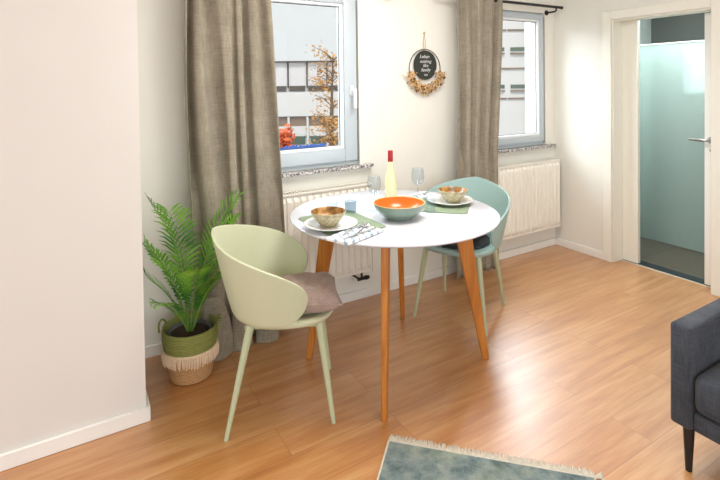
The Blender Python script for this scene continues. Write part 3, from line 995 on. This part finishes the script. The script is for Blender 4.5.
pillow('cushion', 'taupe square cushion propped up on the seat of the near sage chair', 0.27, 0.30, 0.115, 'cushion', on_chair(ch1, 0.12, -0.055, 0.505), (R(0), R(1), R(-25+4)))
pillow('cushion', 'light grey patterned cushion on the seat of the far sage chair', 0.30, 0.30, 0.07, 'grey_cushion', on_chair(ch2, -0.01, 0.0, 0.519), (0, R(-6), R(207)))
# seat pad of the far chair
bm = BM(); lathe(bm, [(0, 0.4505), (0.165, 0.4505), (0.178, 0.458), (0.176, 0.468), (0.16, 0.474), (0, 0.4745)], 40)
tag(obj('seat_pad', bm, 'charcoal', None, loc=on_chair(ch2, 0.0, 0.0, 0)), 'flat charcoal seat pad under the grey cushion on the far chair', 'seat pad')

# ================================================================ TABLEWARE
Z = TH
def at(o, x, y, z=Z, rz=0): o.location = (x, y, z); o.rotation_euler = (0, 0, rz); return o

# woven placemats
def placemat(label, x, y, w, d, rz):
    bm = box(BM(), -w/2, w/2, -d/2, d/2, 0, 0.003)
    es = [e for e in bm.edges if abs(e.verts[0].co.z-e.verts[1].co.z) > 0.001]
    bmesh.ops.bevel(bm, geom=es, offset=0.03, segments=6, profile=0.5, affect='EDGES')
    o = obj('placemat', bm, 'mat'); at(o, x, y, Z+0.0005, R(rz))
    return tag(o, label, 'placemat', 'green placemats')
placemat('sage green placemat under the left plate', -2.565, -0.745, 0.295, 0.38, 0)
placemat('sage green placemat under the right plate', -1.935, -0.757, 0.34, 0.28, 43)

def plate(label, x, y, r=0.135):
    bm = BM()
    k = r/0.135
    lathe(bm, [(0, 0.004), (0.075*k, 0.004), (0.082*k, 0.006), (0.10*k, 0.013), (0.135*k, 0.020), (0.1365*k, 0.0215), (0.135*k, 0.0235), (0.10*k, 0.017), (0.08*k, 0.0095), (0, 0.0075)], 64)
    lathe(bm, [(0.068*k, 0.0), (0.072*k, 0.0), (0.074*k, 0.005), (0.066*k, 0.005)], 48, close=True)
    o = obj('plate', bm, 'plate'); at(o, x, y, Z+0.0036)
    return tag(o, label, 'plate', 'white plates on the placemats')
plate('white plate under the brown bowl on the left placemat', -2.645, -0.795, 0.124)
plate('white plate under the patterned bowl on the right placemat', -1.885, -0.755, 0.124)

def small_bowl(label, x, y, z):
    t = thing('cereal_bowl', label, 'bowl', (x, y, z), 0, 'small stoneware bowls on the plates')
    bm = BM()
    lathe(bm, [(0, 0.004), (0.030, 0.004), (0.031, 0.0), (0.037, 0.0), (0.041, 0.008), (0.060, 0.028), (0.075, 0.049), (0.082, 0.067), (0.0805, 0.0685)], 56)
    obj('outer_wall', bm, 'glaze', t)
    bm = BM(); lathe(bm, [(0.0805, 0.0685), (0.078, 0.066), (0.070, 0.049), (0.055, 0.030), (0.034, 0.013), (0, 0.0085)], 56)
    tag(obj('inner_glaze', bm, 'brown', t), 'brown gold glazed inside')
    return t
b1 = small_bowl('stoneware bowl with brown inside on the left plate', -2.652, -0.785, Z+0.0108)
b2 = copy_tree(b1); b2.location = (-1.872, -0.765, Z+0.0108)
b2['label'] = 'stoneware bowl with speckled rim on the right plate, in front of the far chair'

# big bowl
t = thing('serving_bowl', 'large green bowl with orange inside in the middle of the table', 'bowl', (-2.285, -0.835, Z+0.0006))
bm = BM(); lathe(bm, [(0, 0.004), (0.058, 0.004), (0.060, 0.0), (0.068, 0.0), (0.072, 0.006), (0.104, 0.026), (0.126, 0.048), (0.136, 0.072), (0.1375, 0.080)], 72)
o = obj('outer_wall', bm, 'green_bowl', t)
bm = BM(); lathe(bm, [(0.1375, 0.080), (0.1365, 0.083), (0.1335, 0.0825), (0.132, 0.079)], 72)
obj('rim', bm, 'rim', t)
bm = BM(); lathe(bm, [(0.132, 0.079), (0.129, 0.070), (0.119, 0.048), (0.098, 0.029), (0.06, 0.014), (0, 0.010)], 72)
tag(obj('inner_glaze', bm, 'orange', t), 'glossy orange inside')
t.scale = (0.93, 0.93, 0.97)

# bottle
t = thing('wine_bottle', 'tall pale yellow wine bottle with red cap at the back of the table', 'bottle', (-2.055, -0.43, Z+0.0006))
bm = BM(); lathe(bm, [(0, 0.004), (0.028, 0.0), (0.0345, 0.003), (0.0365, 0.012), (0.0365, 0.055), (0.034, 0.095), (0.028, 0.135), (0.0195, 0.175), (0.0150, 0.205), (0.0138, 0.235), (0, 0.235)], 40)
obj('bottle_glass', bm, 'wine', t)
bm = BM(); lathe(bm, [(0.0142, 0.205), (0.0150, 0.207), (0.0150, 0.268), (0.0135, 0.272), (0, 0.272)], 32)
tag(obj('cap', bm, 'red_cap', t), 'red foil cap')

# wine glasses
def wine_glass(label, x, y):
    t = thing('wine_glass', label, 'wine glass', (x, y, Z+0.0006), 0, 'clear wine glasses')
    bm = BM(); lathe(bm, [(0, 0), (0.034, 0), (0.0345, 0.001), (0.030, 0.0022), (0.006, 0.005), (0, 0.005)], 40)
    obj('foot', bm, 'glass', t)
    bm = BM(); lathe(bm, [(0.006, 0.005), (0.0036, 0.012), (0.0034, 0.075), (0.006, 0.086)], 20)
    obj('stem', bm, 'glass', t)
    bm = BM(); lathe(bm, [(0.0, 0.084), (0.006, 0.085), (0.020, 0.094), (0.033, 0.112), (0.037, 0.130), (0.0355, 0.155), (0.031, 0.185), (0.0300, 0.185), (0.0345, 0.155), (0.036, 0.130), (0.032, 0.113), (0.019, 0.096), (0, 0.0875)], 48)
    obj('glass_bowl', bm, 'glass', t)
    return t
g1 = wine_glass('clear wine glass standing between the bottle and the far chair', -1.985, -0.60)
g2 = copy_tree(g1); g2.location = (-2.315, -0.655, Z+0.0006)
g2['label'] = 'clear wine glass standing behind the left edge of the orange bowl'

def tumbler(label, x, y, mat, r=0.034, h=0.08):
    bm = BM(); lathe(bm, [(0, 0), (r*0.86, 0), (r*0.9, 0.002), (r, h), (r-0.0015, h+0.0008), (r-0.003, h), (r*0.82, 0.009), (0, 0.008)], 40)
    o = obj('tumbler', bm, mat); at(o, x, y, Z+0.0006)
    return tag(o, label, 'drinking glass', 'low drinking glasses')
tumbler('clear low tumbler behind the left bowl', -2.505, -0.545, 'glass', 0.033, 0.055)
tumbler('smoky blue low tumbler right behind the left bowl, beside the clear one', -2.435, -0.615, 'glass_blue', 0.033, 0.062)
tumbler('clear tumbler between the orange bowl and the right placemat', -2.085, -0.83, 'glass', 0.030, 0.075)

# napkins with cutlery
def napkin(label, x, y, w, d, rz, z=Z+0.0008):
    bm = BM(); n = 16
    for L in range(3):
        zz = 0.0035*L
        rows = []
        for i in range(n+1):
            r = []
            for j in range(n+1):
                u = i/n; v = j/n
                zf = zz+0.0015+0.0022*math.sin(3*u+L)*math.sin(2.2*v+L)*(1 if L else 0)
                r.append((w*(u-0.5)*(1-0.02*L), d*(v-0.5)*(1-0.03*L), max(zf, 0.001)))
            rows.append(r)
        up_ = [[bm.verts.new((a, b, c+0.0028)) for a, b, c in r] for r in rows]
        dn = [[bm.verts.new((a, b, zz*0.98)) for a, b, c in r] for r in rows]
        for i in range(n):
            for j in range(n):
                bm.faces.new((up_[i][j], up_[i+1][j], up_[i+1][j+1], up_[i][j+1])); bm.faces.new((dn[i][j], dn[i][j+1], dn[i+1][j+1], dn[i+1][j]))
        for i in range(n):
            bm.faces.new((up_[i][0], dn[i][0], dn[i+1][0], up_[i+1][0])); bm.faces.new((up_[i][n], up_[i+1][n], dn[i+1][n], dn[i][n]))
            bm.faces.new((up_[0][i], up_[0][i+1], dn[0][i+1], dn[0][i])); bm.faces.new((up_[n][i], dn[n][i], dn[n][i+1], up_[n][i+1]))
    o = obj('napkin', bm, 'napkin'); at(o, x, y, z, rz)
    return tag(o, label, 'napkin', 'folded blue and white napkins')
NA = R(20)
napkin('folded blue and white napkin under cutlery beside the left plate', -2.615, -0.965, 0.25, 0.13, NA, Z+0.0042)
napkin('folded blue and white napkin behind the right plate', -1.925, -0.545, 0.20, 0.11, R(15))

def fork(x, y, rz, z, label):
    t = thing('fork', label, 'fork', (x, y, z), rz)
    bm = BM()
    pts = [(-0.095, 0.006), (-0.05, 0.0045), (0.0, 0.003), (0.03, 0.003), (0.045, 0.009), (0.062, 0.0115)]
    rows = []
    for i, (px, w) in enumerate(pts):
        zc = 0.004+0.004*math.sin((px+0.095)*22)
        rows.append([bm.verts.new((px, a*w, zc+b)) for a, b in ((1, 0.001), (-1, 0.001), (-1, -0.001), (1, -0.001))])
    for i in range(len(rows)-1):
        for k in range(4): bm.faces.new((rows[i][k], rows[i][(k+1) % 4], rows[i+1][(k+1) % 4], rows[i+1][k]))
    bm.faces.new(rows[0][::-1]); bm.faces.new(rows[-1])
    obj('handle', bm, 'steel', t)
    bm = BM()
    for k in range(4):
        yy = -0.0096+k*0.0064
        tube(bm, [(0.060, yy, 0.0020), (0.080, yy, 0.0035), (0.098, yy*0.95, 0.009)], [0.0016, 0.0015, 0.0008], 6)
    obj('tines', bm, 'steel', t)
    return t
def knife(x, y, rz, z, label):
    t = thing('knife', label, 'knife', (x, y, z), rz)
    bm = BM(); box(bm, -0.10, 0.0, -0.006, 0.006, 0.0, 0.006, 0.002, 2); obj('handle', bm, 'steel', t)
    bm = BM(); prism(bm, [(0.0, -0.006), (0.09, -0.008), (0.112, 0.0), (0.10, 0.006), (0.0, 0.005)], 0.0015, 0.0035); obj('blade', bm, 'steel', t)
    return t
def spoon(x, y, rz, z, label):
    t = thing('spoon', label, 'spoon', (x, y, z), rz)
    bm = BM(); tube(bm, [(-0.095, 0, 0.003), (-0.05, 0, 0.004), (0.02, 0, 0.004), (0.05, 0, 0.006)], [0.0048, 0.0036, 0.0024, 0.003], 8); obj('handle', bm, 'steel', t)
    bm = BM()
    n = 20; rows = []
    for s, z_ in ((0.0, 0.0015), (0.4, 0.002), (0.75, 0.0045), (1.0, 0.009)):
        rows.append([bm.verts.new((0.073+0.027*s*math.cos(2*PI*i/n), 0.0175*s*math.sin(2*PI*i/n), z_)) for i in range(n)])
    for a in range(3):
        for i in range(n): bm.faces.new((rows[a][i], rows[a][(i+1) % n], rows[a+1][(i+1) % n], rows[a+1][i]))
    bmesh.ops.remove_doubles(bm, verts=bm.verts[:], dist=0.0003)
    o = obj('spoon_bowl', bm, 'steel', t, angle=180); solidify(o, 0.0012, 1)
    return t
ZN = Z+0.0042+0.0125
fork(-2.60, -0.93, NA+R(10), ZN, 'steel fork, rearmost of the cutlery on the left napkin')
knife(-2.60, -0.99, NA+R(-2), ZN, 'steel knife, frontmost of the cutlery on the left napkin')
spoon(-2.58, -0.96, NA+R(20), ZN, 'steel spoon between the fork and knife on the left napkin')
fork(-1.94, -0.55, R(15), Z+0.0128, 'steel fork on the napkin behind the right plate')

# ================================================================ PALM IN BASKET
BX, BY = -3.18, -0.285
t = thing('plant_basket', 'round woven basket, green above and jute below, with cream fringe, holding the palm', 'basket', (BX, BY, 0))
def br_(z): return 0.102+0.030*min(1, z/0.20)
bm = BM(); lathe(bm, [(0, 0.0), (0.092, 0.0), (0.103, 0.008)]+[(br_(z), z) for z in [0.02+0.13*i/10 for i in range(11)]], 56)
tag(obj('jute_body', bm, 'basket_jute', t), 'natural jute lower half')
bm = BM(); lathe(bm, [(br_(z)+0.001*(i % 2), z) for i, z in enumerate([0.148+0.10*i/20 for i in range(21)])]+[(0.131, 0.253), (0.126, 0.253), (0.124, 0.244), (0.120, 0.20)], 56)
tag(obj('green_band', bm, 'basket_green', t), 'olive green woven upper half')
bm = BM(); lathe(bm, [(0.1245, 0.246), (0.118, 0.18), (0.112, 0.155), (0, 0.152)], 48)
obj('liner', bm, 'basket_inside', t)
rnd = random.Random(9)
bm = BM()
for i in range(110):
    a = 2*PI*i/110
    L = 0.050+0.012*rnd.random()
    r0 = br_(0.16)+0.004
    da = rnd.gauss(0, 0.015)
    tube(bm, [(r0*math.cos(a), r0*math.sin(a), 0.152), ((r0+0.005)*math.cos(a+da*.5), (r0+0.005)*math.sin(a+da*.5), 0.152-L*0.5), ((r0+0.002)*math.cos(a+da), (r0+0.002)*math.sin(a+da), 0.152-L)], [0.0032, 0.0030, 0.0018], 5)
tube(bm, [((br_(0.15)+0.004)*math.cos(2*PI*i/56), (br_(0.15)+0.004)*math.sin(2*PI*i/56), 0.152) for i in range(57)], 0.0055, 8, cap=False)
tag(obj('fringe', bm, 'tassel', t), 'cream cord fringe', kind='stuff')
for s in (R(150), R(-15)):
    bm = BM()
    c, s_ = math.cos(s), math.sin(s)
    pts = []
    for i in range(13):
        a = PI*i/12
        v = 0.045*math.cos(a); r = 0.134+0.012*math.sin(a)
        pts.append((c*r-s_*v, s_*r+c*v, 0.235+0.040*math.sin(a)))
    tube(bm, pts, 0.005, 8)
    obj('handle', bm, 'basket_green', t)

t = thing('potted_palm', 'bright green palm with feathery fronds growing in the fringed basket', 'plant', (BX, BY, 0.154))
bm = BM(); lathe(bm, [(0, 0.0), (0.086, 0.0), (0.098, 0.075), (0.101, 0.078), (0.098, 0.078), (0.094, 0.060), (0, 0.060)], 40)
obj('plant_pot', bm, 'basket_inside', t)
bm = BM(); lathe(bm, [(0.0935, 0.061), (0.06, 0.066), (0, 0.070)], 30)
obj('soil', bm, 'soil', t)
def frond(az, L, lift, droop, seed, wide=1.0, kinkz=0.05):
    rnd = random.Random(seed)
    bm = BM(); bs = BM()
    d = Vector((math.cos(az), math.sin(az), 0)); s = Vector((-d.y, d.x, 0))
    n = 30; pts = []
    ang = R(lift); p = Vector((0.012*math.cos(az), 0.012*math.sin(az), 0.060))
    step = L/n
    for i in range(n+1):
        pts.append(p.copy())
        k = i/n
        a = ang-R(droop)*k**1.8
        p = p+(d*math.cos(a)+Vector((0, 0, 1))*math.sin(a))*step
    tube(bs, pts, [0.0042*(1-0.75*i/n) for i in range(n+1)], 6)
    N = 21
    for i in range(N):
        k = 0.30+0.69*i/(N-1)
        f = k*n; i0 = min(n-1, int(f)); q = pts[i0].lerp(pts[i0+1], f-i0)
        tan = (pts[i0+1]-pts[i0]).normalized(); nrm = s.cross(tan).normalized()
        if nrm.z < 0: nrm = -nrm
        env = math.sin(PI*min(1, (k-0.24)/0.92))**0.6
        ll = 0.135*wide*env*(0.9+0.2*rnd.random())*(L/0.5)**0.5
        for sg in (-1, 1):
            out = (s*sg*0.82+tan*(0.5+0.35*k)+nrm*(0.22+rnd.gauss(0, 0.06))).normalized()
            w = 0.0064*(0.85+0.3*rnd.random())
            side = out.cross(nrm).normalized()*w
            c0 = q; c1 = q+out*ll*0.33; c2 = q+out*ll*0.7-Vector((0, 0, ll*0.05)); c3 = q+out*ll-Vector((0, 0, ll*0.20))
            rid = nrm*0.0016
            a0 = bm.verts.new(c0); 
            l1 = bm.verts.new(c1+side); m1 = bm.verts.new(c1-rid); r1 = bm.verts.new(c1-side)
            l2 = bm.verts.new(c2+side*0.75); m2 = bm.verts.new(c2-rid); r2 = bm.verts.new(c2-side*0.75)
            e = bm.verts.new(c3)
            bm.faces.new((a0, l1, m1)); bm.faces.new((a0, m1, r1))
            bm.faces.new((l1, l2, m2, m1)); bm.faces.new((m1, m2, r2, r1))
            bm.faces.new((l2, e, m2)); bm.faces.new((m2, e, r2))
    for b in (bm, bs):                      # leaves bend along the wall and the curtain instead of passing through
        for v in b.verts:
            if v.co.x < -0.17: v.co.x = -0.17-0.042*math.tanh((-0.17-v.co.x)/0.06)
            if v.co.y > 0.10: v.co.y = 0.10+0.045*math.tanh((v.co.y-0.10)/0.06)
    st = obj('frond', bs, 'leaf_stem', t)
    lf = obj('leaflets', bm, 'leaf', st, smooth=False)
    return st
FR = [(188, 0.70, 88, 34, 1.0), (232, 0.68, 86, 30, 1.0), (14, 0.70, 81, 40, 0.85), (24, 0.60, 76, 42, 0.7), (2, 0.50, 70, 40, 0.75),
      (186, 0.50, 72, 62, 0.85), (204, 0.60, 80, 50, 0.9), (268, 0.52, 72, 50, 0.85), (296, 0.48, 68, 50, 0.8), (318, 0.44, 72, 45, 0.7), (226, 0.44, 60, 60, 0.8), (150, 0.5, 78, 40, 0.7)]
for i, (az, L, lift, droop, w) in enumerate(FR): frond(R(az), L, lift, droop, 40+i, w)

# ================================================================ SOFA
t = thing('sofa', 'slate grey fabric sofa with slim arm and black tapered leg at the right edge', 'sofa', (-1.79, -1.85, 0))
bm = box(BM(), 0.0, 0.84, -0.072, 0.0, 0.175, 0.548, 0.012, 3); obj('armrest', bm, 'sofa', t)
bm = box(BM(), 0.012, 0.84, -1.75, -0.0725, 0.175, 0.245, 0.010, 3); obj('base_frame', bm, 'sofa', t)
bm = box(BM(), 0.004, 0.62, -0.90, -0.074, 0.246, 0.385, 0.030, 4); obj('seat_cushion', bm, 'sofa', t)
bm = box(BM(), 0.004, 0.62, -1.68, -0.904, 0.246, 0.385, 0.030, 4); obj('seat_cushion', bm, 'sofa', t)
bm = box(BM(), 0.64, 0.84, -1.68, -0.074, 0.246, 0.78, 0.03, 4); obj('backrest', bm, 'sofa', t)
bm = box(BM(), 0.0, 0.84, -1.755, -1.683, 0.246, 0.548, 0.012, 3); obj('armrest', bm, 'sofa', t)
for lx, ly in ((0.045, -0.045), (0.79, -0.045), (0.045, -1.70), (0.79, -1.70)):
    bm = BM(); tube(bm, [(lx, ly, 0.0), (lx, ly, 0.176)], [0.011, 0.020], 18)
    tag(obj('leg', bm, 'black', t), 'black tapered leg')

# ================================================================ RUG
ra = math.atan2(-1.726+1.167, -2.05+2.59)
t = thing('rug', 'mottled grey green rug with cream fringe in front of the table', 'rug', (-2.59, -1.167, 0), ra)
RW = 0.777
bm = BM()
box(bm, 0.012, RW-0.012, -1.5, -0.030, 0.0005, 0.009, 0.003, 2)
obj('pile', bm, 'rug', t)
rnd = random.Random(2)
bm = BM()
box(bm, 0.010, RW-0.010, -0.034, -0.022, 0.0005, 0.0085)
for i in range(230):
    x = 0.008+(RW-0.016)*i/229
    e = rnd.uniform(-0.006, 0.006); L = rnd.uniform(0.026, 0.044)
    tube(bm, [(x, -0.024, 0.0045), (x+e*0.5, -0.024+L*0.5, 0.0055), (x+e, -0.024+L, 0.0025)], [0.0022, 0.0026, 0.0014], 5)
for i in range(8):
    tube(bm, [(RW-0.012, -0.026, 0.005), (RW+0.012, -0.022+0.003*i, 0.004), (RW+0.02+0.006*rnd.random(), -0.03+0.006*i, 0.0022)], [0.0026, 0.0022, 0.0014], 5)
tag(obj('fringe', bm, 'fringe', t), 'cream knotted fringe', kind='stuff')
bm = BM(); box(bm, 0.006, 0.013, -1.5, -0.030, 0.0005, 0.0085); box(bm, RW-0.013, RW-0.006, -1.5, -0.030, 0.0005, 0.0085)
tag(obj('edge_binding', bm, 'fringe', t), 'pale edge binding')
